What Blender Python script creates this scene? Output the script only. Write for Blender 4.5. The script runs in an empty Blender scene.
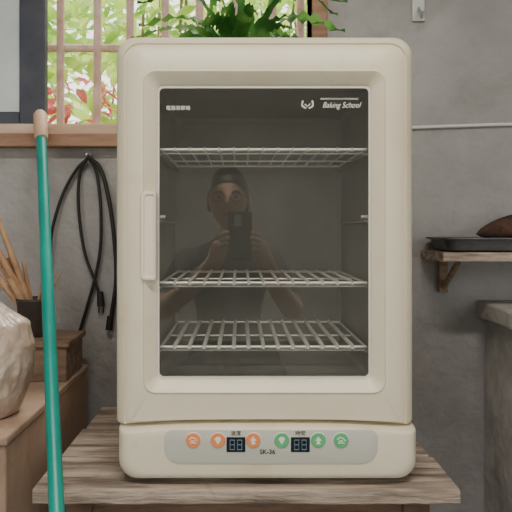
import bpy, bmesh, math, random
from mathutils import Vector, Matrix, noise
random.seed(7)
S = bpy.context.scene
COL = S.collection

# ---------------------------------------------------------------- materials
def mat(name, c, rough=0.6, metal=0.0, c2=None, scale=8.0, detail=6.0, bump=0.0, stretch=(1,1,1), spec=0.5, lo=0.35, hi=0.65, bscale=None, stain=None, sscale=2.0, slo=.5, shi=.72):
    m = bpy.data.materials.new(name); m.use_nodes = True
    nt = m.node_tree; b = nt.nodes['Principled BSDF']
    b.inputs['Base Color'].default_value = (*c, 1)
    b.inputs['Roughness'].default_value = rough
    b.inputs['Metallic'].default_value = metal
    b.inputs['Specular IOR Level'].default_value = spec
    if c2 or bump:
        tc = nt.nodes.new('ShaderNodeTexCoord'); mp = nt.nodes.new('ShaderNodeMapping')
        mp.inputs['Scale'].default_value = stretch
        nt.links.new(tc.outputs['Object'], mp.inputs['Vector'])
        n = nt.nodes.new('ShaderNodeTexNoise'); n.inputs['Scale'].default_value = scale
        n.inputs['Detail'].default_value = detail; n.inputs['Roughness'].default_value = 0.62
        nt.links.new(mp.outputs[0], n.inputs['Vector'])
        if c2:
            r = nt.nodes.new('ShaderNodeValToRGB')
            r.color_ramp.elements[0].position = lo; r.color_ramp.elements[1].position = hi
            r.color_ramp.elements[0].color = (*c, 1); r.color_ramp.elements[1].color = (*c2, 1)
            nt.links.new(n.outputs['Fac'], r.inputs['Fac'])
            out = r.outputs['Color']
            if stain:
                n3 = nt.nodes.new('ShaderNodeTexNoise'); n3.inputs['Scale'].default_value = sscale
                n3.inputs['Detail'].default_value = 9; n3.inputs['Roughness'].default_value = .7
                n3.inputs['Distortion'].default_value = .6
                nt.links.new(tc.outputs['Object'], n3.inputs['Vector'])
                mr = nt.nodes.new('ShaderNodeMapRange'); mr.inputs['From Min'].default_value = slo; mr.inputs['From Max'].default_value = shi
                nt.links.new(n3.outputs['Fac'], mr.inputs['Value'])
                mx = nt.nodes.new('ShaderNodeMixRGB'); mx.inputs['Color2'].default_value = (*stain, 1)
                nt.links.new(mr.outputs['Result'], mx.inputs['Fac']); nt.links.new(out, mx.inputs['Color1'])
                out = mx.outputs['Color']
            nt.links.new(out, b.inputs['Base Color'])
        if bump:
            n2 = n
            if bscale:
                n2 = nt.nodes.new('ShaderNodeTexNoise'); n2.inputs['Scale'].default_value = bscale
                n2.inputs['Detail'].default_value = 5
                nt.links.new(mp.outputs[0], n2.inputs['Vector'])
            bp = nt.nodes.new('ShaderNodeBump'); bp.inputs['Strength'].default_value = bump
            bp.inputs['Distance'].default_value = 0.01
            nt.links.new(n2.outputs['Fac'], bp.inputs['Height'])
            nt.links.new(bp.outputs[0], b.inputs['Normal'])
    return m

def leafmat(name, c, c2, trans=0.45, scale=6):
    m = bpy.data.materials.new(name); m.use_nodes = True
    nt = m.node_tree; nt.nodes.clear()
    o = nt.nodes.new('ShaderNodeOutputMaterial'); mix = nt.nodes.new('ShaderNodeMixShader')
    p = nt.nodes.new('ShaderNodeBsdfPrincipled'); t = nt.nodes.new('ShaderNodeBsdfTranslucent')
    p.inputs['Roughness'].default_value = 0.45
    tc = nt.nodes.new('ShaderNodeTexCoord'); n = nt.nodes.new('ShaderNodeTexNoise'); n.inputs['Scale'].default_value = scale
    r = nt.nodes.new('ShaderNodeValToRGB'); r.color_ramp.elements[0].position = .4; r.color_ramp.elements[1].position = .6
    r.color_ramp.elements[0].color = (*c, 1); r.color_ramp.elements[1].color = (*c2, 1)
    nt.links.new(tc.outputs['Object'], n.inputs['Vector']); nt.links.new(n.outputs['Fac'], r.inputs['Fac'])
    nt.links.new(r.outputs[0], p.inputs['Base Color']); nt.links.new(r.outputs[0], t.inputs['Color'])
    mix.inputs[0].default_value = trans
    nt.links.new(p.outputs[0], mix.inputs[1]); nt.links.new(t.outputs[0], mix.inputs[2]); nt.links.new(mix.outputs[0], o.inputs[0])
    return m

def glassmat(name, tint, fac, rough=0.0):
    m = bpy.data.materials.new(name); m.use_nodes = True
    nt = m.node_tree; nt.nodes.clear()
    o = nt.nodes.new('ShaderNodeOutputMaterial'); mix = nt.nodes.new('ShaderNodeMixShader')
    t = nt.nodes.new('ShaderNodeBsdfTransparent'); g = nt.nodes.new('ShaderNodeBsdfGlossy')
    t.inputs[0].default_value = (*tint, 1); g.inputs['Roughness'].default_value = rough
    g.inputs['Color'].default_value = (1, 1, 1, 1)
    mix.inputs[0].default_value = fac
    nt.links.new(t.outputs[0], mix.inputs[1]); nt.links.new(g.outputs[0], mix.inputs[2]); nt.links.new(mix.outputs[0], o.inputs[0])
    return m

# ---------------------------------------------------------------- mesh helpers
def empty(name):
    e = bpy.data.objects.new(name, None); COL.objects.link(e); e.empty_display_size = .05; return e

def mk(name, v, f, m=None, parent=None, smooth=False, mats=None, idx=None):
    me = bpy.data.meshes.new(name); me.from_pydata([tuple(x) for x in v], [], f)
    for mm in (mats or ([m] if m else [])): me.materials.append(mm)
    if idx:
        for p, i in zip(me.polygons, idx): p.material_index = i
    bm = bmesh.new(); bm.from_mesh(me); bmesh.ops.recalc_face_normals(bm, faces=bm.faces); bm.to_mesh(me); bm.free()
    if smooth:
        me.shade_smooth()
    o = bpy.data.objects.new(name, me); COL.objects.link(o)
    if parent: o.parent = parent
    return o

def sharp(o, ang=35):
    try:
        o.data.set_sharp_from_angle(angle=math.radians(ang))
    except Exception as e:
        pass

def box(name, x0, x1, y0, y1, z0, z1, m, parent=None, bev=0.0, seg=2):
    bm = bmesh.new(); bmesh.ops.create_cube(bm, size=1)
    for v in bm.verts:
        v.co = Vector(((x0+x1)/2 + v.co.x*(x1-x0), (y0+y1)/2 + v.co.y*(y1-y0), (z0+z1)/2 + v.co.z*(z1-z0)))
    if bev: bmesh.ops.bevel(bm, geom=bm.edges[:], offset=bev, segments=seg, affect='EDGES', profile=.5)
    me = bpy.data.meshes.new(name); bm.to_mesh(me); bm.free(); me.materials.append(m)
    o = bpy.data.objects.new(name, me); COL.objects.link(o)
    if parent: o.parent = parent
    return o

def plank(name, x0, x1, y0, y1, z0, z1, m, parent, amp=.0025, seed=0):
    """board with worn, uneven long edges and ends (only ever worn inwards)"""
    nx = 70; V = []; F = []; b = .0022
    for i in range(nx+1):
        t = i/nx; x = x0+(x1-x0)*t
        n1 = amp*(.5+.5*noise.noise(Vector((x*40+seed, 1.3, 0))))*1.2; n2 = amp*.4*(.5+.5*noise.noise(Vector((x*30+seed, 7.7, 0))))
        chip = max(0, noise.noise(Vector((x*14+seed*3, 3.1, 0)))-.2)*.010
        ya, yb = y0+n1, y1-n2
        prof = [(ya+b, z0), (yb-b, z0), (yb, z0+b), (yb, z1-b), (yb-b, z1), (ya+b+chip, z1), (ya, z1-b-chip*.8), (ya, z0+b)]
        for (y, z) in prof:
            xx = x
            if i in (0, nx): xx += (1 if i == 0 else -1)*(.0015+.003*abs(noise.noise(Vector((y*30, seed, 2.2)))))
            V.append((xx, y, z))
    k = 8
    for i in range(nx):
        for j in range(k): F.append((i*k+j, i*k+(j+1) % k, (i+1)*k+(j+1) % k, (i+1)*k+j))
    F.append(tuple(range(k))); F.append(tuple(nx*k+j for j in range(k)))
    return mk(name, V, F, m, parent)

def tubes(name, paths, m, parent=None, seg=8, smooth=True):
    V = []; F = []
    for pts, r in paths:
        pts = [Vector(p) for p in pts]; n = len(pts)
        rs = r if isinstance(r, (list, tuple)) else [r]*n
        base = len(V); up = None
        for i, p in enumerate(pts):
            d = (pts[min(i+1, n-1)] - pts[max(i-1, 0)]).normalized()
            if up is None:
                up = Vector((0, 0, 1)) if abs(d.z) < .9 else Vector((1, 0, 0))
            a = d.cross(up).normalized(); up = a.cross(d).normalized()
            for k in range(seg):
                t = 2*math.pi*k/seg
                V.append(p + a*math.cos(t)*rs[i] + up*math.sin(t)*rs[i])
        for i in range(n-1):
            for k in range(seg):
                k2 = (k+1) % seg
                F.append((base+i*seg+k, base+i*seg+k2, base+(i+1)*seg+k2, base+(i+1)*seg+k))
        F.append(tuple(base+k for k in range(seg))); F.append(tuple(base+(n-1)*seg+k for k in range(seg)))
    o = mk(name, V, F, m, parent, smooth)
    if smooth: sharp(o, 60)
    return o

def spline(pts, n=8):
    P = [Vector(p) for p in pts]; P = [P[0]*2-P[1]] + P + [P[-1]*2-P[-2]]
    out = []
    for i in range(1, len(P)-2):
        for k in range(n):
            t = k/n
            a, b, c, d = P[i-1], P[i], P[i+1], P[i+2]
            out.append(.5*((2*b)+(c-a)*t+(2*a-5*b+4*c-d)*t*t+(3*b-a-3*c+d)*t**3))
    out.append(P[-2]); return out

def rrect(x0, x1, z0, z1, r, nc=8, ns=16):
    """rounded rect in XZ, r = (bl, br, tr, tl)"""
    if not isinstance(r, (tuple, list)): r = (r,)*4
    cs = [(x0+r[0], z0+r[0], math.pi, r[0]), (x1-r[1], z0+r[1], 1.5*math.pi, r[1]), (x1-r[2], z1-r[2], 0, r[2]), (x0+r[3], z1-r[3], .5*math.pi, r[3])]
    pts = []
    for i, (cx, cz, a0, rr) in enumerate(cs):
        arc = [(cx+rr*math.cos(a0+.5*math.pi*k/nc), cz+rr*math.sin(a0+.5*math.pi*k/nc)) for k in range(nc+1)]
        pts += arc
        nx = cs[(i+1) % 4]; s = (nx[0]+nx[3]*math.cos(nx[2]), nx[1]+nx[3]*math.sin(nx[2]))
        e = arc[-1]
        for k in range(1, ns): pts.append((e[0]+(s[0]-e[0])*k/ns, e[1]+(s[1]-e[1])*k/ns))
    return pts

def loft(name, loops, m, parent=None, cap0=False, cap1=False, ang=35):
    V = []; F = []; n = len(loops[0])
    for L in loops: V += L
    for i in range(len(loops)-1):
        for k in range(n):
            k2 = (k+1) % n
            F.append((i*n+k, i*n+k2, (i+1)*n+k2, (i+1)*n+k))
    if cap0: F.append(tuple(range(n)))
    if cap1: F.append(tuple((len(loops)-1)*n+k for k in range(n)))
    o = mk(name, V, F, m, parent, True); sharp(o, ang); return o

def lathe(name, prof, c, m, parent=None, seg=32, cap=True):
    V = []; F = []
    for r, z in prof:
        for k in range(seg):
            t = 2*math.pi*k/seg; V.append((c[0]+r*math.cos(t), c[1]+r*math.sin(t), c[2]+z))
    for i in range(len(prof)-1):
        for k in range(seg):
            k2 = (k+1) % seg; F.append((i*seg+k, i*seg+k2, (i+1)*seg+k2, (i+1)*seg+k))
    if cap: F.append(tuple(range(seg))); F.append(tuple((len(prof)-1)*seg+k for k in range(seg)))
    o = mk(name, V, F, m, parent, True); sharp(o, 40); return o

def text(name, body, x, y, z, size, m, parent, shear=0.0, align='CENTER', sx=1.0, off=0.0):
    cu = bpy.data.curves.new(name, 'FONT'); cu.body = body; cu.size = size; cu.align_x = align; cu.align_y = 'CENTER'
    cu.shear = shear; cu.extrude = .0002; cu.offset = off
    cu.materials.append(m)
    o = bpy.data.objects.new(name, cu); COL.objects.link(o); o.parent = parent
    o.rotation_euler = (math.pi/2, 0, 0); o.location = (x, y, z); o.scale = (sx, 1, 1)
    return o

# ---------------------------------------------------------------- material library
M_wall = mat('plaster_grey', (.30, .29, .295), .9, c2=(.46, .45, .45), scale=3.2, detail=12, bump=.5, lo=.3, hi=.7, bscale=40, stain=(.215, .195, .18), sscale=2.6, slo=.48, shi=.78)
M_wallf = mat('plaster_pale', (.50, .49, .48), .9, c2=(.62, .61, .59), scale=3.2, detail=10, bump=.3)
M_conc = mat('concrete', (.27, .255, .245), .95, c2=(.48, .455, .43), scale=9, detail=10, bump=.5, bscale=50)
M_floor = mat('floor_cement', (.16, .15, .14), .85, c2=(.26, .245, .23), scale=5, bump=.2)
M_ceil = mat('ceiling_paint', (.50, .48, .45), .9, c2=(.55, .53, .50), scale=3)
M_wood = mat('weathered_wood', (.17, .13, .105), .9, c2=(.54, .44, .365), scale=6, detail=14, bump=1.0, stretch=(1.0, 9, 9), lo=.36, hi=.60, stain=(.20, .165, .14), sscale=7, slo=.52, shi=.75)
M_woodd = mat('dark_wood', (.09, .05, .035), .8, c2=(.19, .115, .075), scale=7, detail=8, bump=.3, stretch=(1.5, 8, 8))
M_crate = mat('crate_wood', (.18, .12, .085), .8, c2=(.34, .235, .17), scale=7, detail=8, bump=.3, stretch=(1.5, 8, 8))
M_frame = mat('window_wood', (.24, .125, .08), .7, c2=(.42, .25, .17), scale=6, bump=.3, stretch=(1, 8, 8))
M_sill = mat('window_rail_wood', (.60, .42, .31), .7, c2=(.78, .60, .47), scale=7, stretch=(1, 8, 8))
M_navy = mat('sash_paint', (.035, .04, .065), .5, c2=(.07, .075, .1), scale=9)
M_rust = mat('rusty_grill', (.60, .38, .32), .75, c2=(.80, .60, .53), scale=22, bump=.3)
M_cream = mat('cream_plastic', (.79, .70, .525), .38, c2=(.85, .775, .61), scale=6, detail=12, lo=.30, hi=.50, stain=(.70, .60, .43), sscale=14, slo=.60, shi=.85)
M_creamb = mat('cream_base_plastic', (.74, .64, .46), .4, c2=(.84, .765, .60), scale=9, detail=12, lo=.30, hi=.48, stain=(.62, .51, .36), sscale=18, slo=.60, shi=.82)
M_hand = mat('handle_plastic', (.93, .79, .66), .3)
M_line = mat('gasket_light', (.76, .75, .69), .4)
M_liner = mat('liner_grey', (.27, .265, .245), .45, c2=(.34, .335, .31), scale=4)
M_chrome = mat('chrome_wire', (.90, .90, .87), .35, .5)
M_panel = mat('panel_grey', (.60, .59, .53), .45)
M_or = mat('button_orange', (.88, .30, .11), .4)
M_gr = mat('button_green', (.12, .50, .21), .4)
M_white = mat('print_white', (.88, .88, .84), .5)
M_dark = mat('print_dark', (.03, .03, .03), .5)
M_lcd = mat('display_dark', (.02, .025, .03), .15)
M_seg = mat('display_segments', (.12, .22, .32), .3)
M_rub = mat('black_rubber', (.015, .015, .016), .5)
M_teal = mat('teal_paint', (.0, .24, .20), .35, c2=(.01, .33, .27), scale=6)
M_tan = mat('cap_tan', (.60, .38, .27), .6)
M_card = mat('box_brown', (.33, .22, .16), .85, c2=(.48, .34, .25), scale=4, detail=8, bump=.2, stain=(.22, .15, .11), sscale=5)
M_pot = mat('pot_dark', (.03, .027, .025), .6, c2=(.07, .055, .045), scale=12)
M_stick = mat('stick_wood', (.34, .19, .10), .75, c2=(.62, .40, .24), scale=15, bump=.2)
M_tray = mat('tray_iron', (.06, .06, .068), .45, .3, c2=(.13, .13, .14), scale=14)
M_potato = mat('sweet_potato', (.035, .022, .018), .95, c2=(.10, .055, .04), scale=22, bump=.8, spec=.2)
M_terr = mat('planter', (.35, .14, .08), .8)
M_soil = mat('soil', (.05, .03, .02), .95)
M_fern = leafmat('fern_leaf', (.035, .17, .03), (.20, .46, .10), .45, 14)
M_leaf = leafmat('garden_leaf', (.30, .55, .08), (.78, .86, .26), .55, 5)
M_leafb = leafmat('garden_leaf_pale', (.50, .72, .18), (.90, .95, .42), .55, 4)
M_red = leafmat('garden_leaf_red', (.70, .08, .12), (.9, .28, .30), .55, 8)
M_ground = mat('garden_ground', (.20, .22, .10), .95, c2=(.35, .34, .2), scale=3)
M_bag = mat('plastic_bag', (.40, .29, .23), .28, c2=(.66, .55, .47), scale=10, detail=9, bump=.7, bscale=34, stain=(.24, .15, .11), sscale=9, slo=.50, shi=.70)
M_glass = glassmat('door_glass', (.90, .90, .88), .15)
M_pane = mat('frosted_pane', (.50, .54, .58), .3, c2=(.68, .72, .75), scale=3)
M_steel = mat('hook_steel', (.5, .5, .5), .4, .6)
M_cable = mat('white_cable', (.75, .75, .74), .5)
M_skin = mat('skin', (.66, .42, .31), .55)
M_shirt = mat('shirt_cloth', (.12, .12, .13), .9, c2=(.15, .15, .16), scale=40)
M_trs = mat('trouser_cloth', (.08, .085, .10), .9)
M_shoe = mat('shoe', (.04, .04, .04), .6)
M_hair = mat('hair', (.02, .017, .015), .5)
M_lip = mat('lips', (.35, .13, .11), .5)
M_eye = mat('eye_white', (.45, .43, .40), .4)
M_phone = mat('phone_body', (.02, .02, .025), .2)

# ---------------------------------------------------------------- room shell
YW = .50
def joined_boxes(name, boxes, m):
    V = []; F = []
    for (x0, x1, y0, y1, z0, z1) in boxes:
        b = len(V)
        V += [(x0,y0,z0),(x1,y0,z0),(x1,y1,z0),(x0,y1,z0),(x0,y0,z1),(x1,y0,z1),(x1,y1,z1),(x0,y1,z1)]
        F += [tuple(b+i for i in q) for q in ((0,1,2,3),(4,5,6,7),(0,1,5,4),(1,2,6,5),(2,3,7,6),(3,0,4,7))]
    return mk(name, V, F, m)
WX0, WX1, WZ0, WZ1 = -.88, .164, 1.287, 2.05
RL, RR, RF = -2.2, 2.4, -2.5
joined_boxes('wall_back', [(RL, WX0, YW, .60, 0, 2.4), (WX1, RR, YW, .60, 0, 2.4), (WX0, WX1, YW, .60, 0, WZ0), (WX0, WX1, YW, .60, WZ1, 2.4)], M_wall)
box('wall_left', RL-.1, RL, RF-.1, .60, 0, 2.4, M_wall)
box('wall_right', RR, RR+.1, RF-.1, .60, 0, 2.4, M_wall)
# wall behind the photographer, added to darken the door reflection; bays let daylight in
joined_boxes('added_wall_front', [(-.62, .90, RF-.1, RF, 0, 2.4), (RL, -.62, RF-.1, RF, 2.25, 2.4), (.90, RR, RF-.1, RF, 2.25, 2.4)], M_wallf)
box('floor', RL-.1, RR+.1, RF-.1, .60, -.05, 0, M_floor)
box('ceiling', RL-.1, RR+.1, RF-.1, .75, 2.4, 2.45, M_ceil)
box('ground', -8, 8, -9, 9, -.12, -.055, M_ground)

# window
W = empty('window_1')
box('sill_board', WX0-.03, .20, .468, .61, 1.257, 1.287, M_frame, W, .003)
box('bottom_rail', WX0, WX1, .505, .565, 1.287, 1.314, M_sill, W, .002)
box('jamb_right', WX1, WX1+.034, .488, .60, 1.287, 2.08, M_frame, W, .003)
box('jamb_left', WX0-.03, WX0, .488, .60, 1.287, 2.08, M_frame, W, .003)
box('head', WX0-.03, WX1+.034, .488, .60, 2.05, 2.085, M_frame, W, .003)
box('sash_stile', -.512, -.452, .522, .548, 1.314, 2.05, M_navy, W, .003)
box('sash_stile_left', -.878, -.83, .522, .548, 1.314, 2.05, M_navy, W, .003)
box('sash_rail_bottom', -.83, -.512, .522, .548, 1.314, 1.345, M_navy, W, .003)
box('sash_rail_top', -.83, -.512, .522, .548, 2.01, 2.05, M_navy, W, .003)
box('sash_pane', -.83, -.512, .532, .537, 1.345, 2.01, M_pane, W)
# grill
G = empty('window_grill')
gp = []
xs = [-.86, -.77, -.68, -.60, -.525, -.4446, -.353, -.272, -.185, -.10, -.01, .08, .15]
for xx in xs: gp.append(([(xx, .625, 1.25), (xx, .625, 2.08)], .010))
for zz in (1.26, 1.522, 1.80, 2.07): gp.append(([(-.88, .632, zz), (.17, .632, zz)], .010))
for xx in (-.86, .15):
    for zz in (1.26, 2.07): gp.append(([(xx, .60, zz), (xx, .632, zz)], .006))
tubes('grill_bars', gp, M_rust, G, 8)

# garden
def leaves(name, n, bx, size, m, parent=None, droop=.3):
    V = []; F = []; 
    for i in range(n):
        c = Vector((random.uniform(*bx[0]), random.uniform(*bx[1]), random.uniform(*bx[2])))
        L = random.uniform(*size); w = L*random.uniform(.28, .48)
        d = Vector((random.uniform(-1, 1), random.uniform(-1, .6), random.uniform(-.7, .7))).normalized()
        s = d.cross(Vector((random.uniform(-.4, .4), random.uniform(-1.2, .1), .8))).normalized(); u = s.cross(d)
        b = len(V)
        V += [c-d*L*.5, c-d*L*.1+s*w*.5+u*w*.15, c+d*L*.2+s*w*.42+u*w*.15-Vector((0,0,L*.05)), c+d*L*.5-Vector((0, 0, L*droop*.5)), c+d*L*.2-s*w*.42+u*w*.15-Vector((0,0,L*.05)), c-d*L*.1-s*w*.5+u*w*.15, c-d*L*.1, c+d*L*.2]
        F += [(b, b+1, b+6), (b+1, b+2, b+7, b+6), (b+2, b+3, b+7), (b+3, b+4, b+7), (b+4, b+5, b+6, b+7), (b+5, b, b+6)]
    return mk(name, V, F, m, parent, True)
def stems(name, n, bx, m, parent):
    P = []
    for i in range(n):
        x0 = random.uniform(*bx[0]); y0 = random.uniform(*bx[1]); x1 = x0+random.uniform(-.3, .3); y1 = y0
        P.append((spline([(x0, y0, -.06), (x0+(x1-x0)*.3, y0, bx[2][1]*.4), (x1, y1, bx[2][1])], 5), .006))
    return tubes(name, P, m, parent, 6)
sh = empty('garden_shrub'); bx = ((-1.6, 1.0), (1.05, 1.7), (.6, 2.3))
leaves('foliage', 3200, bx, (.05, .13), M_leaf, sh); stems('branches', 14, bx, M_crate, sh)
hg = empty('garden_hedge'); bx = ((-2.4, 1.6), (2.1, 2.8), (.2, 3.0))
leaves('foliage', 4200, bx, (.12, .24), M_leafb, hg); stems('branches', 16, bx, M_crate, hg)
sr = empty('red_leaf_shrub'); bx = ((-.64, -.36), (.85, .98), (1.2, 1.50))
leaves('foliage', 110, bx, (.04, .075), M_red, sr); stems('branches', 2, bx, M_sill, sr)

# ---------------------------------------------------------------- work table
T = empty('wooden_table'); ZT = .693
yy = [-.030, .112, .262, .41]
for i in range(3):
    plank('top_plank_%d' % (i+1), -.306+.005*i, .324-.005*i, yy[i]+.0016, yy[i+1]-.0016, ZT-.022, ZT, M_wood, T, .004, seed=i*5.3)
box('apron_front', -.245, .262, .005, .027, ZT-.085, ZT-.023, M_woodd, T, .002)
box('apron_back', -.245, .262, .35, .372, ZT-.085, ZT-.023, M_woodd, T, .002)
for i, (lx, ly) in enumerate(((-.262, .0), (.245, .0), (-.262, .345), (.245, .345))):
    box('leg_%d' % (i+1), lx, lx+.04, ly, ly+.035, 0, ZT-.023, M_woodd, T, .002)
for lx in (-.25, .255): box('side_rail', lx, lx+.018, .036, .344, .2, .24, M_woodd, T, .002)

# ---------------------------------------------------------------- proofing cabinet
A = empty('proofing_cabinet')
X0, X1, Z0, Z1 = -.1930, .2680, .776, 1.371
XC = (X0+X1)/2
GX0, GX1, GZ0, GZ1 = -.1245, .197, .848, 1.2890
def archz(x): 
    u = (x-XC)/((X1-X0)/2); return .009*(1-min(1, abs(u))**3)
def shell_loop(ins, y, r, rb=.006, w=1.0, insb=None):
    ib = ins if insb is None else insb
    P = rrect(X0+ins, X1-ins, Z0+ib, Z1-ins, (rb, rb, r, r))
    out = []
    for (x, z) in P:
        f = max(0, 1-(z-(Z0+ib))/.05)*w
        out.append((x, y, z+archz(x)*f))
    return out
def frame_loop(t, y, r=.008):
    return [(x, y, z) for x, z in rrect(GX0-t, GX1+t, GZ0-t, GZ1+t*1.10, r+t*.45)]
loops = [shell_loop(.012, .385, .025), shell_loop(.004, .378, .028), shell_loop(0, .36, .030), shell_loop(0, .055, .030),
         shell_loop(.001, .038, .030, insb=.0), shell_loop(.0045, .020, .029, insb=.0005), shell_loop(.010, .009, .028, insb=.001),
         shell_loop(.0175, .0030, .025, insb=.002), shell_loop(.0185, .0058, .024, insb=.0025), shell_loop(.0200, .0058, .024, insb=.0028), shell_loop(.0210, .0018, .023, insb=.003),
         shell_loop(.030, -.004, .020, insb=.008, w=.6),
         frame_loop(.0200, -.0070), frame_loop(.0178, -.0090), frame_loop(.0160, -.0080), frame_loop(.004, .003), frame_loop(.0008, .0055), frame_loop(0, .007), frame_loop(0, .0105)]
loft('cabinet_shell', loops, M_cream, A, cap0=True, ang=30)
def ring(name, t0, t1, y0, y1, m):
    return loft(name, [frame_loop(t0, y1), frame_loop(t0, y0), frame_loop(t1, y0), frame_loop(t1, y1)], m, A)
ring('glass_gasket', -.0001, -.0026, .0062, .0100, M_line)
P = rrect(GX0+.0005, GX1-.0005, GZ0+.0005, GZ1-.0005, .0075)
mk('door_glass', [(x, .0080, z) for x, z in P], [tuple(range(len(P)))], M_glass, A)
cav = lambda t, y: [(x, y, z) for x, z in rrect(GX0-t, GX1+t, GZ0-t, GZ1+t, .012)]
loft('inner_liner', [frame_loop(0, .0106), cav(.004, .016), cav(.006, .02), cav(.006, .325), cav(-.002, .335)], M_liner, A, cap1=True)
for z in (1.196, 1.092, .990, .891):
    for sx in (0, 1):
        xa, xb = (GX0-.006, GX0+.004) if sx == 0 else (GX1-.004, GX1+.006)
        box('shelf_guide', xa, xb, .03, .31, z-.009, z-.005, M_liner, A, .001)
for xx in (GX0+.002, GX1-.002):
    tubes('guide_pin', [([(xx-.006, .04, 1.092), (xx+.006, .04, 1.092)], .003)], M_chrome, A)
for i, z in enumerate((1.196, .990, .891)):
    pr = []; xa, xb = GX0+.001, GX1-.001; r = (.0019, .0025, .0034)[i]
    for yb in (.030, .290): pr.append(([(xa, yb, z), (xb, yb, z)], .0026))
    for xx in (xa+.002, xb-.002): pr.append(([(xx, .030, z), (xx, .290, z)], .0022))
    pr.append(([(xa, .16, z-.004), (xb, .16, z-.004)], .0016))
    pr.append(([(xa, .034, z-.0055), (xb, .034, z-.0055)], .0014))
    n = 14
    for k in range(1, n):
        xx = xa+(xb-xa)*k/n
        pr.append(([(xx, .026, z-.003), (xx, .029, z+.002), (xx, .291, z+.002)], r))
    tubes('wire_rack_%d' % (i+1), pr, M_chrome, A, 8)
hl = lambda ins, y: [(x, y, z) for x, z in rrect(-.1475+ins, -.1245-ins*.6, .997+ins, 1.129-ins, (.006, .003, .003, .006), 6, 4)]
loft('door_handle', [hl(0, .001), hl(0, -.010), hl(.0012, -.0125), hl(.004, -.0128), hl(.0065, -.0105)], M_hand, A, cap1=True)
BX0, BX1, BZ0 = -.1850, .2675, .697
def base_loop(ins, y, r=.028, bz=0):
    P = rrect(BX0+ins, BX1-ins, BZ0+ins*.7+bz, Z0-.0012-ins*.3, (r, r, .005, .005))
    out = []
    for x, z in P:
        f = max(0, 1-(Z0-.0012-z)/.05); out.append((x, y, z+archz(x)*f))
    return out
loft('control_base', [base_loop(.008, .38), base_loop(0, .37), base_loop(0, .03), base_loop(.0012, .012), base_loop(.004, .000), base_loop(.009, -.0085), base_loop(.016, -.0130), base_loop(.022, -.014)], M_creamb, A, cap0=True, cap1=True, ang=40)
for fx in (-.13, .21):
    for fy in (.04, .33):
        lathe('rubber_foot', [(.012, 0), (.013, .002), (.013, .008)], (fx, fy, ZT), M_rub, A, 20)
pl = lambda ins, y: [(x, y, z) for x, z in rrect(-.1120+ins, .2035-ins, .7270+ins, .7765-ins, (.024, .024, .012, .012))]
loft('control_panel', [pl(0, -.0125), pl(0, -.0152), pl(.001, -.0156)], M_panel, A, cap1=True)
PY = -.0156
def disc(name, x, z, r, y0, y1, m):
    seg = 28
    L = lambda rr, y: [(x+rr*math.cos(2*math.pi*k/seg), y, z+rr*math.sin(2*math.pi*k/seg)) for k in range(seg)]
    return loft(name, [L(r, y0), L(r, y1+.0006), L(r*.93, y1)], m, A, cap1=True)
def poly(name, pts, y, m):
    V = [(x, y, z) for x, z in pts] ; n = len(V); V += [(x, y+.0006, z) for x, z in pts]
    F = [tuple(range(n)), tuple(range(n, 2*n))]+[(i, (i+1) % n, n+(i+1) % n, n+i) for i in range(n)]
    return mk(name, V, F, m, A)
zB = .7620
for i, (x, mm, ic) in enumerate(((-.069, M_or, 'arc'), (-.0325, M_or, 'down'), (.0195, M_or, 'up'), (.0615, M_gr, 'down'), (.1155, M_gr, 'up'), (.1490, M_gr, 'arc'))):
    disc('button_rim', x, zB, .0118, PY, PY-.0006, M_white)
    disc('button', x, zB, .0110, PY, PY-.0020, mm)
    s = .0060; yi = PY-.0026
    if ic == 'up': poly('button_icon', [(x-s*.5, zB-s*.9), (x+s*.5, zB-s*.9), (x+s*.35, zB), (x+s*.8, zB), (x, zB+s), (x-s*.8, zB), (x-s*.35, zB)], yi, M_white)
    elif ic == 'down': poly('button_icon', [(x-s*.8, zB+s*.3), (x-s*.4, zB+s*.9), (x+s*.4, zB+s*.9), (x+s*.8, zB+s*.3), (x, zB-s)], yi, M_white)
    else:
        tubes('button_icon', [([(x-s, yi, zB+s*.2), (x-s*.3, yi, zB+s*.8), (x+s*.5, yi, zB+s*.5), (x+s, yi, zB-s*.1)], .0008), ([(x-s*.8, yi, zB-s*.6), (x+s*.8, yi, zB-s*.6)], .0008), ([(x-s*.6, yi, zB-s*.1), (x+s*.4, yi, zB-s*.1)], .0008)], M_white, A, 5)
for x in (-.006, .0890):
    z = .7555
    box('display_bezel', x-.0140, x+.0140, PY-.0012, PY+.0005, z-.0110, z+.0110, M_lcd, A, .001)
    for dx in (-.0055, .0055):
        segs = []
        w, h = .0032, .0035; yb = PY-.0015
        for (a, b) in (((-w, 2*h), (w, 2*h)), ((-w, 0), (w, 0)), ((-w, -2*h), (w, -2*h)), ((-w, 0), (-w, 2*h)), ((w, 0), (w, 2*h)), ((-w, -2*h), (-w, 0)), ((w, -2*h), (w, 0))):
            segs.append(([(x+dx+a[0], yb, z+a[1]), (x+dx+b[0], yb, z+b[1])], .0006))
        tubes('display_digit', segs, M_seg, A, 5)
text('label_temperature', '溫度', -.006, PY-.0003, .7718, .0078, M_dark, A)
text('label_time', '時間', .0890, PY-.0003, .7718, .0078, M_dark, A)
text('label_model', 'SK-36', .0405, PY-.0003, .7445, .0095, M_dark, A, off=.0002)
text('door_script', 'Baking School', .153, .0074, 1.2605, .0122, M_white, A, .35, sx=.84)
text('door_script_small', 'FERMENTATION & PROOFING', .150, .0074, 1.2700, .0042, M_white, A)
text('door_caption', '電腦發酵箱', -.0935, .0074, 1.2560, .0074, M_white, A)
lx, lz = .102, 1.2615
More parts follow.
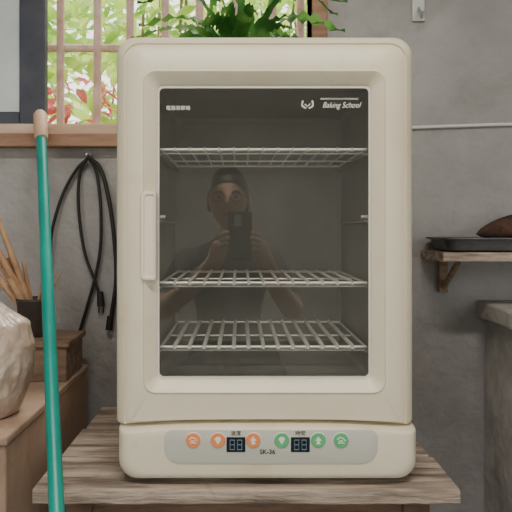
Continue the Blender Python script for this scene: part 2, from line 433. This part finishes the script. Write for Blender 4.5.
tubes('door_emblem', [(spline([(lx-.002, .0074, lz-.006), (lx-.008, .0074, lz-.002), (lx-.007, .0074, lz+.006)], 6), .0016), (spline([(lx+.002, .0074, lz-.006), (lx+.008, .0074, lz-.002), (lx+.007, .0074, lz+.006)], 6), .0016),
      ([(lx-.004, .0074, lz+.001), (lx, .0074, lz-.003), (lx+.004, .0074, lz+.001)], .001)], M_white, A, 6)

# ---------------------------------------------------------------- fern on top
Fn = empty('potted_fern'); pc = (.0, .285, Z1)
lathe('planter_bowl', [(.045, 0), (.05, .004), (.062, .034), (.066, .034), (.066, .040), (.060, .040), (.058, .034)], pc, M_terr, Fn, 32)
lathe('soil', [(.001, .033), (.0575, .034), (.0575, .031)], pc, M_soil, Fn, 24, cap=False)
def frond(V, F, p0, az, L, rise, droop, w):
    n = 18; d = Vector((math.cos(az), math.sin(az), 0)); side = Vector((-d.y, d.x, 0))
    b = len(V)
    for i in range(n+1):
        t = i/n
        p = Vector(p0)+d*L*t*(.55+.45*t)+Vector((0, 0, rise*math.sin(min(1, t*1.05)*math.pi*.75)-droop*t*t*t))
        ww = w*(math.sin(math.pi*min(1, .08+t*.92))**.6)*(1.0+.20*(-1)**i)
        tw = 1.1*math.sin(az*3+t*2.5)
        s = (side*math.cos(tw)+Vector((0, 0, 1))*math.sin(tw))
        V += [p+s*ww+Vector((0, 0, .004*(-1)**i)), p-Vector((0,0,.002)), p-s*ww+Vector((0, 0, -.004*(-1)**i))]
    for i in range(n):
        q = b+i*3; F += [(q, q+1, q+4, q+3), (q+1, q+2, q+5, q+4)]
V = []; F = []
for i in range(32):
    az = 2*math.pi*i/32+random.uniform(-.2, .2)
    L = random.uniform(.10, .20)
    if abs(math.sin(az)) > .5: L *= .65
    if i % 6 == 0: rise = random.uniform(.11, .15)
    else: rise = random.uniform(.040, .085)
    frond(V, F, (pc[0]+.02*math.cos(az), pc[1]+.02*math.sin(az), pc[2]+.034), az, L, rise, random.uniform(0, .02), random.uniform(.010, .016))
mk('fronds', V, F, M_fern, Fn, True)

# ---------------------------------------------------------------- broom handle leaning over the table edge
Bm = empty('broom_handle')
pa = Vector((-.053, -.64, .0)); pb = Vector((-.448, .475, 1.335))
dd = (pb-pa).normalized(); pa = pa+dd*.012
tubes('pole', [([pa+dd*.03, pa+(pb-pa)*.5, pb-dd*.075], .0108)], M_teal, Bm, 20)
tubes('grip_cap', [([pb-dd*.092, pb-dd*.085, pb-dd*.014, pb-dd*.004, pb], [.0125, .0145, .0155, .011, .003])], M_tan, Bm, 20)
tubes('foot_cap', [([pa, pa+dd*.035], .0125)], M_tan, Bm, 20)

# ---------------------------------------------------------------- hanging black cable on the wall
C = empty('power_cord'); yc = .486
def cc(pts): return spline([(x, yc+d, z) for x, z, d in pts], 8)
tubes('cord_loops', [
   (cc([(-.343, 1.233, 0), (-.370, 1.206, 0), (-.402, 1.147, 0), (-.424, 1.066, -.004), (-.429, .998, 0), (-.447, .935, 0), (-.433, .872, 0)]), .0036),
   (cc([(-.343, 1.233, -.004), (-.361, 1.201, 0), (-.365, 1.127, 0), (-.352, 1.025, 0), (-.327, .953, 0), (-.316, .922, 0)]), .0036),
   (cc([(-.343, 1.235, -.008), (-.316, 1.210, 0), (-.298, 1.149, 0), (-.284, 1.059, -.004), (-.280, .958, 0), (-.293, .863, 0)]), .0048),
   (cc([(-.338, 1.231, -.010), (-.323, 1.195, 0), (-.314, 1.104, 0), (-.320, .998, 0), (-.361, .845, 0), (-.384, .795, 0)]), .0036)], M_rub, C, 10)
tubes('cord_plug', [([(-.316, yc, .931), (-.314, yc, .899)], [.007, .009]), ([(-.319, yc, .899), (-.319, yc, .883)], .0015), ([(-.309, yc, .899), (-.309, yc, .883)], .0015), ([(-.293, yc, .876), (-.296, yc, .845)], [.007, .008])], M_rub, C, 10)
tubes('cord_nail', [([(-.343, .502, 1.236), (-.343, .470, 1.240)], .0025)], M_steel, C, 8)

# ---------------------------------------------------------------- left: storage box with things on it
K = empty('storage_box')
box('carcass', -.95, -.340, -.03, .46, 0, .758, M_card, K, .004)
box('lid_board', -.955, -.337, -.035, .465, .759, .772, M_card, K, .003)
Cr = empty('wooden_crate'); cz0 = .773
ca, cb, cy0, cy1, cz1 = -.475, -.342, .30, .43, .840
box('side_front', ca, cb, cy0, cy0+.012, cz0, cz1, M_crate, Cr, .0015)
box('side_back', ca, cb, cy1-.012, cy1, cz0, cz1, M_crate, Cr, .0015)
box('side_left', ca, ca+.012, cy0+.012, cy1-.012, cz0, cz1, M_crate, Cr, .0015)
box('side_right', cb-.012, cb, cy0+.012, cy1-.012, cz0, cz1, M_crate, Cr, .0015)
box('lid', ca-.006, cb+.006, cy0-.006, cy1+.006, cz1+.0005, cz1+.012, M_crate, Cr, .0015)
St = empty('stick_pot'); sc = (-.425, .365, cz1+.0125)
lathe('pot', [(.026, 0), (.030, .004), (.036, .07), (.038, .074), (.036, .078), (.033, .074), (.028, .008), (.001, .006)], sc, M_pot, St, 28)
sp = []
for (dx, dy, dz, r) in ((-.085, -.01, .20, .008), (-.06, .02, .16, .0085), (-.10, .0, .15, .009), (-.045, -.02, .12, .008), (-.12, .01, .22, .007), (-.075, .0, .24, .007), (-.02, .0, .10, .006), (.03, -.01, .115, .003), (.05, .015, .13, .0025), (.015, .02, .14, .003), (-.03, .02, .15, .005)):
    b = Vector(sc)+Vector((-dx*.12, -dy*.1, .012)); e = Vector(sc)+Vector((dx, dy, dz))
    sp.append(([b, b.lerp(e, .5)+Vector((0, 0, .002)), e], [r, r, r*.8]))
tubes('sticks', sp, M_stick, St, 7)
def bag(name, c, rx, ry, h, m):
    root = empty(name); V = []; F = []; nu, nv = 150, 80
    for j in range(nv+1):
        t = j/nv
        if t < .72: rad = (math.sin(math.pi*(.18+t*.54/.72))**.55)
        else: rad = .72*(1-(t-.72)/.28)**1.3+.13+.30*max(0, (t-.88)/.12)
        for i in range(nu):
            a = 2*math.pi*i/nu
            q = Vector((math.cos(a)*1.3, math.sin(a)*1.3, t*2.5))
            pleat = .5+.5*math.sin(17*a+3*noise.noise(q*2))
            fold = 1+.05*noise.noise(q)-.07*abs(noise.noise(q*2.2))-.045*abs(noise.noise(Vector((q.x*4, q.y*4, q.z*1.5+9)))) - (.03+.16*max(0, t-.55))*pleat*t
            V.append((c[0]+rx*rad*fold*math.cos(a), c[1]+ry*rad*fold*math.sin(a), c[2]+h*t+.002))
    for j in range(nv):
        for i in range(nu):
            i2 = (i+1) % nu; F.append((j*nu+i, j*nu+i2, (j+1)*nu+i2, (j+1)*nu+i))
    F.append(tuple(range(nu)))
    mk('bag_body', V, F, m, root, True); return root
bag('plastic_bag', (-.428, .085, .772), .092, .088, .205, M_bag)

# ---------------------------------------------------------------- right: shelf
Sh = empty('wall_shelf')
plank('shelf_plank', .410, .95, .335, .499, 1.006, 1.025, M_wood, Sh, .002, 9)
for bx0 in (.45, .85):
    box('bracket_wall', bx0, bx0+.02, .484, .499, .93, 1.005, M_crate, Sh, .002)
    tubes('bracket_brace', [([(bx0+.01, .488, .94), (bx0+.01, .39, 1.002)], .006)], M_crate, Sh, 8)
Tr = empty('baking_tray')
def tl(t, z, r=.02):
    return [(x, y, z) for x, y in rrect(.430-t, .72+t, .358-t, .475+t, r)]
loft('tray_shell', [tl(-.01, 1.026), tl(0, 1.029), tl(.006, 1.050), tl(.014, 1.052), tl(.014, 1.055), tl(.005, 1.054), tl(-.003, 1.032), tl(-.012, 1.029)], M_tray, Tr, cap0=True, cap1=True)
SP = empty('sweet_potato')
V = []; F = []; nu, nv = 24, 16
for j in range(nv+1):
    t = j/nv; r = .034*(math.sin(math.pi*t)**.7)+.0008
    for i in range(nu):
        a = 2*math.pi*i/nu; k = 1+.06*math.sin(3*a+6*t)+.05*math.sin(9*t+a)
        V.append((.505+.20*t, .41+r*k*math.cos(a)+.02*math.sin(3*t), 1.062+.016*math.sin(3*t)+r*.78*k*math.sin(a)))
for j in range(nv):
    for i in range(nu): F.append((j*nu+i, j*nu+(i+1) % nu, (j+1)*nu+(i+1) % nu, (j+1)*nu+i))
mk('tuber', V, F, M_potato, SP, True)
Cc = empty('concrete_counter')
box('slab', .535, 1.2, .05, .499, .872, .911, M_conc, Cc, .006)
box('side_panel', .555, .62, .08, .499, 0, .871, M_conc, Cc, .006)
box('side_panel_far', 1.10, 1.17, .08, .499, 0, .871, M_conc, Cc, .006)
tubes('wall_cable', [(spline([(.20, .4955, 1.300), (.38, .4955, 1.303), (.50, .4955, 1.307), (.80, .4955, 1.312), (2.2, .4955, 1.31)], 5), .004)], M_cable, None, 8)
Hk = empty('wall_hook')
box('plate', .392, .420, .494, .4995, 1.545, 1.61, M_steel, Hk, .001)
tubes('hook_arm', [(spline([(.406, .494, 1.575), (.406, .480, 1.560), (.406, .470, 1.545), (.406, .460, 1.556)], 5), .003)], M_steel, Hk, 8)

# ---------------------------------------------------------------- photographer, seated on a stool facing the cabinet
def skin(name, verts, edges, radii, mats, fn, parent, sub=2):
    me = bpy.data.meshes.new(name+'_sk'); me.from_pydata(verts, edges, [])
    o = bpy.data.objects.new(name+'_sk', me); COL.objects.link(o)
    m = o.modifiers.new('s', 'SKIN'); m.use_smooth_shade = True
    for i, r in enumerate(radii):
        me.skin_vertices[0].data[i].radius = r if isinstance(r, tuple) else (r, r)
        me.skin_vertices[0].data[i].use_root = (i == 0)
    s = o.modifiers.new('u', 'SUBSURF'); s.levels = sub; s.render_levels = sub
    dg = bpy.context.evaluated_depsgraph_get(); dg.update()
    nm = bpy.data.meshes.new_from_object(o.evaluated_get(dg))
    bpy.data.objects.remove(o)
    nm.materials.clear()
    for mm in mats: nm.materials.append(mm)
    for p in nm.polygons:
        p.material_index = fn(p.center); p.use_smooth = True
    ob = bpy.data.objects.new(name, nm); COL.objects.link(ob); ob.parent = parent
    return ob
PR = empty('photographer'); cx = -.045; B = -.20
v = [(cx, -1.37+B, .51), (cx, -1.37+B, .66), (cx, -1.355+B, .81), (cx, -1.34+B, .935), (cx, -1.31+B, 1.02), (cx, -1.285+B, 1.09)]
r = [(.15, .12), (.125, .105), (.145, .11), (.135, .095), (.058, .058), (.052, .052)]
e = [(0, 1), (1, 2), (2, 3), (3, 4), (4, 5)]
for sgn in (-1, 1):
    b = len(v)
    v += [(cx+sgn*.160, -1.325+B, .950), (cx+sgn*.205, -1.22+B, .86), (cx+sgn*.235, -1.27, .780), (sgn*.15+cx*.5, -1.14, .870), (sgn*.085, -1.035, .960), (sgn*.068, -1.004, 1.000), (sgn*.060, -.993, 1.038)]
    r += [(.062, .06), (.05, .05), (.042, .042), (.036, .036), (.025, .028), (.017, .030), (.013, .028)]
    e += [(3, b)]+[(b+k, b+k+1) for k in range(6)]
    b = len(v)
    v += [(cx+sgn*.10, -1.31+B, .50), (cx+sgn*.16, -1.10+B, .515), (cx+sgn*.18, -.93+B, .49), (cx+sgn*.17, -.95+B, .30), (cx+sgn*.165, -.985+B, .10), (cx+sgn*.165, -.93+B, .045), (cx+sgn*.175, -.80+B, .036)]
    r += [(.10, .10), (.08, .08), (.062, .062), (.056, .056), (.040, .040), (.045, .040), (.042, .030)]
    e += [(0, b)]+[(b+k, b+k+1) for k in range(6)]
def bodymat(c):
    if c.z < .12: return 3
    if c.y > -1.31 and c.z > .70: return 0
    if c.z > 1.045 and abs(c.x-cx) < .09: return 0
    if c.z < .50 or (c.y > -1.24+B and c.z < .66): return 2
    return 1
skin('body', v, e, r, [M_skin, M_shirt, M_trs, M_shoe], bodymat, PR)
for sgn, hn in ((-1, 'left'), (1, 'right')):
    for k, (z0, ln, rr) in enumerate(((1.056, 1.0, .0080), (1.040, 1.08, .0082), (1.023, 1.0, .0080), (1.008, .82, .0070))):
        X = lambda a: sgn*a
        V0 = [(X(.060), -.996, z0-.006), (X(.054), -.976, z0), (X(.044), -.968, z0+.004), (X(.044-.013*ln), -.9705, z0+.006)]
        skin('%s_finger_%d' % (hn, k+1), V0, [(0, 1), (1, 2), (2, 3)], [rr, rr, rr*.92, rr*.8], [M_skin], lambda c: 0, PR, 2)
    V0 = [(sgn*.066, -1.006, 1.000), (sgn*.055, -1.014, 1.030), (sgn*.040, -1.008, 1.055), (sgn*.026, -1.002, 1.068)]
    skin(hn+'_thumb', V0, [(0, 1), (1, 2), (2, 3)], [.013, .011, .0098, .0085], [M_skin], lambda c: 0, PR, 2)
hc = Vector((cx, -1.245+B, 1.185))
V = []; F = []; nu, nv = 40, 32
for j in range(nv+1):
    ph = math.pi*j/nv; zz = math.cos(ph)
    for i in range(nu):
        a = 2*math.pi*i/nu; x = math.sin(ph)*math.cos(a); y = math.sin(ph)*math.sin(a)
        taper = 1-.28*max(0, -zz)**1.3
        px_ = x*.076*taper; py_ = y*.094*(1-.12*max(0, -zz)); pz_ = zz*.117
        if y > 0:
            nose = math.exp(-((px_/.012)**2))*math.exp(-(((pz_+.018)/.020)**2)); py_ += .022*nose
            br = math.exp(-((px_/.011)**2))*math.exp(-(((pz_-.005)/.02)**2)); py_ += .008*br
            for s in (-1, 1):
                py_ -= .010*math.exp(-(((px_-s*.031)/.015)**2))*math.exp(-(((pz_-.004)/.012)**2))
            py_ += .006*math.exp(-((px_/.024)**2))*math.exp(-(((pz_+.058)/.014)**2))
            py_ += .008*math.exp(-((px_/.025)**2))*math.exp(-(((pz_+.098)/.016)**2))
        V.append(hc+Vector((px_, py_, pz_)))
for j in range(nv):
    for i in range(nu): F.append((j*nu+i, j*nu+(i+1) % nu, (j+1)*nu+(i+1) % nu, (j+1)*nu+i))
mk('head', V, F, M_skin, PR, True)
V = []; F = []
nr = nv//2+5
for j in range(nr):
    ph = math.pi*j/nv
    for i in range(nu):
        a = 2*math.pi*i/nu; front = max(0, math.sin(a))
        ph2 = ph*(1-.46*front**.8); zz = math.cos(ph2)
        V.append(hc+Vector((math.sin(ph2)*math.cos(a)*.081, math.sin(ph2)*math.sin(a)*.100-.002, zz*.124+.001)))
for j in range(nr-1):
    for i in range(nu): F.append((j*nu+i, j*nu+(i+1) % nu, (j+1)*nu+(i+1) % nu, (j+1)*nu+i))
mk('hair', V, F, M_hair, PR, True)
def ball(name, c, rx, ry, rz, m):
    bm = bmesh.new(); bmesh.ops.create_uvsphere(bm, u_segments=16, v_segments=12, radius=1)
    for q in bm.verts: q.co = Vector((c[0]+q.co.x*rx, c[1]+q.co.y*ry, c[2]+q.co.z*rz))
    me = bpy.data.meshes.new(name); bm.to_mesh(me); bm.free(); me.materials.append(m); me.shade_smooth()
    o = bpy.data.objects.new(name, me); COL.objects.link(o); o.parent = PR
for s in (-1, 1):
    ball('eye', (hc.x+s*.031, hc.y+.076, hc.z+.004), .011, .009, .0055, M_eye)
    ball('iris', (hc.x+s*.031, hc.y+.0835, hc.z+.003), .005, .0025, .005, M_dark)
    ball('ear', (hc.x+s*.077, hc.y-.005, hc.z-.012), .008, .017, .030, M_skin)
    tubes('eyebrow', [(spline([(hc.x+s*.018, hc.y+.091, hc.z+.020), (hc.x+s*.032, hc.y+.088, hc.z+.025), (hc.x+s*.045, hc.y+.080, hc.z+.020)], 4), .0028)], M_hair, PR, 6)
    gl = [(hc.x+s*.032+.022*math.cos(t*math.pi/8), hc.y+.101-.006*(math.cos(t*math.pi/8)*s > 0), hc.z+.002+.016*math.sin(t*math.pi/8)) for t in range(17)]
    tubes('glasses_rim', [(gl, .0016), ([(hc.x+s*.054, hc.y+.095, hc.z+.006), (hc.x+s*.080, hc.y+.0, hc.z+.004)], .0014)], M_dark, PR, 6)
tubes('glasses_bridge', [([(hc.x-.011, hc.y+.102, hc.z+.004), (hc.x+.011, hc.y+.102, hc.z+.004)], .0014)], M_dark, PR, 6)
ball('lips', (hc.x, hc.y+.083, hc.z-.058), .021, .007, .006, M_lip)
Ph = empty('smartphone')
box('phone_case', -.0375, .0375, -.992, -.983, .975, 1.125, M_phone, Ph, .003)
box('lens_module', -.018, .004, -.983, -.9815, 1.08, 1.115, M_steel, Ph, .0005)
Sq = empty('stool')
lathe('seat', [(.15, 0), (.165, .005), (.165, .025), (.155, .032)], (cx, -1.38+B, .365), M_wood, Sq, 36)
for i in range(4):
    a = math.pi/4+i*math.pi/2
    tubes('stool_leg', [([(cx+.10*math.cos(a), -1.38+B+.10*math.sin(a), .366), (cx+.15*math.cos(a), -1.38+B+.15*math.sin(a), 0)], .015)], M_woodd, Sq, 12)

# ---------------------------------------------------------------- light
w = bpy.data.worlds.new('sky'); S.world = w; w.use_nodes = True
bg = w.node_tree.nodes['Background']; bg.inputs[0].default_value = (.98, .98, .94, 1); bg.inputs[1].default_value = 2.8
sl = bpy.data.lights.new('sun', 'SUN'); sl.energy = 4.5; sl.angle = .3; sl.color = (1, .95, .82)
so = bpy.data.objects.new('sun', sl); COL.objects.link(so); so.rotation_euler = (math.radians(-28), math.radians(12), 0)
CL = empty('added_fill_lamp')  # overhead fill lamp and housing, added to brighten the cabinet front
box('fill_lamp_housing', -.6, .6, -.98, -.82, 2.34, 2.399, M_ceil, CL, .005)
al = bpy.data.lights.new('fill_light', 'AREA'); al.shape = 'RECTANGLE'; al.size = 1.1; al.size_y = .1; al.energy = 24; al.color = (1, .93, .82)
ao = bpy.data.objects.new('fill_light', al); COL.objects.link(ao); ao.location = (0, -.9, 2.33); ao.parent = CL

# ---------------------------------------------------------------- camera
cd = bpy.data.cameras.new('camera'); cd.sensor_width = 36; cd.lens = 45; cd.shift_x = 16/512; cd.shift_y = -28/512
cd.clip_start = .02
co = bpy.data.objects.new('camera', cd); COL.objects.link(co); co.location = (0, -.96, 1.075); co.rotation_euler = (math.pi/2, 0, 0)
S.camera = co
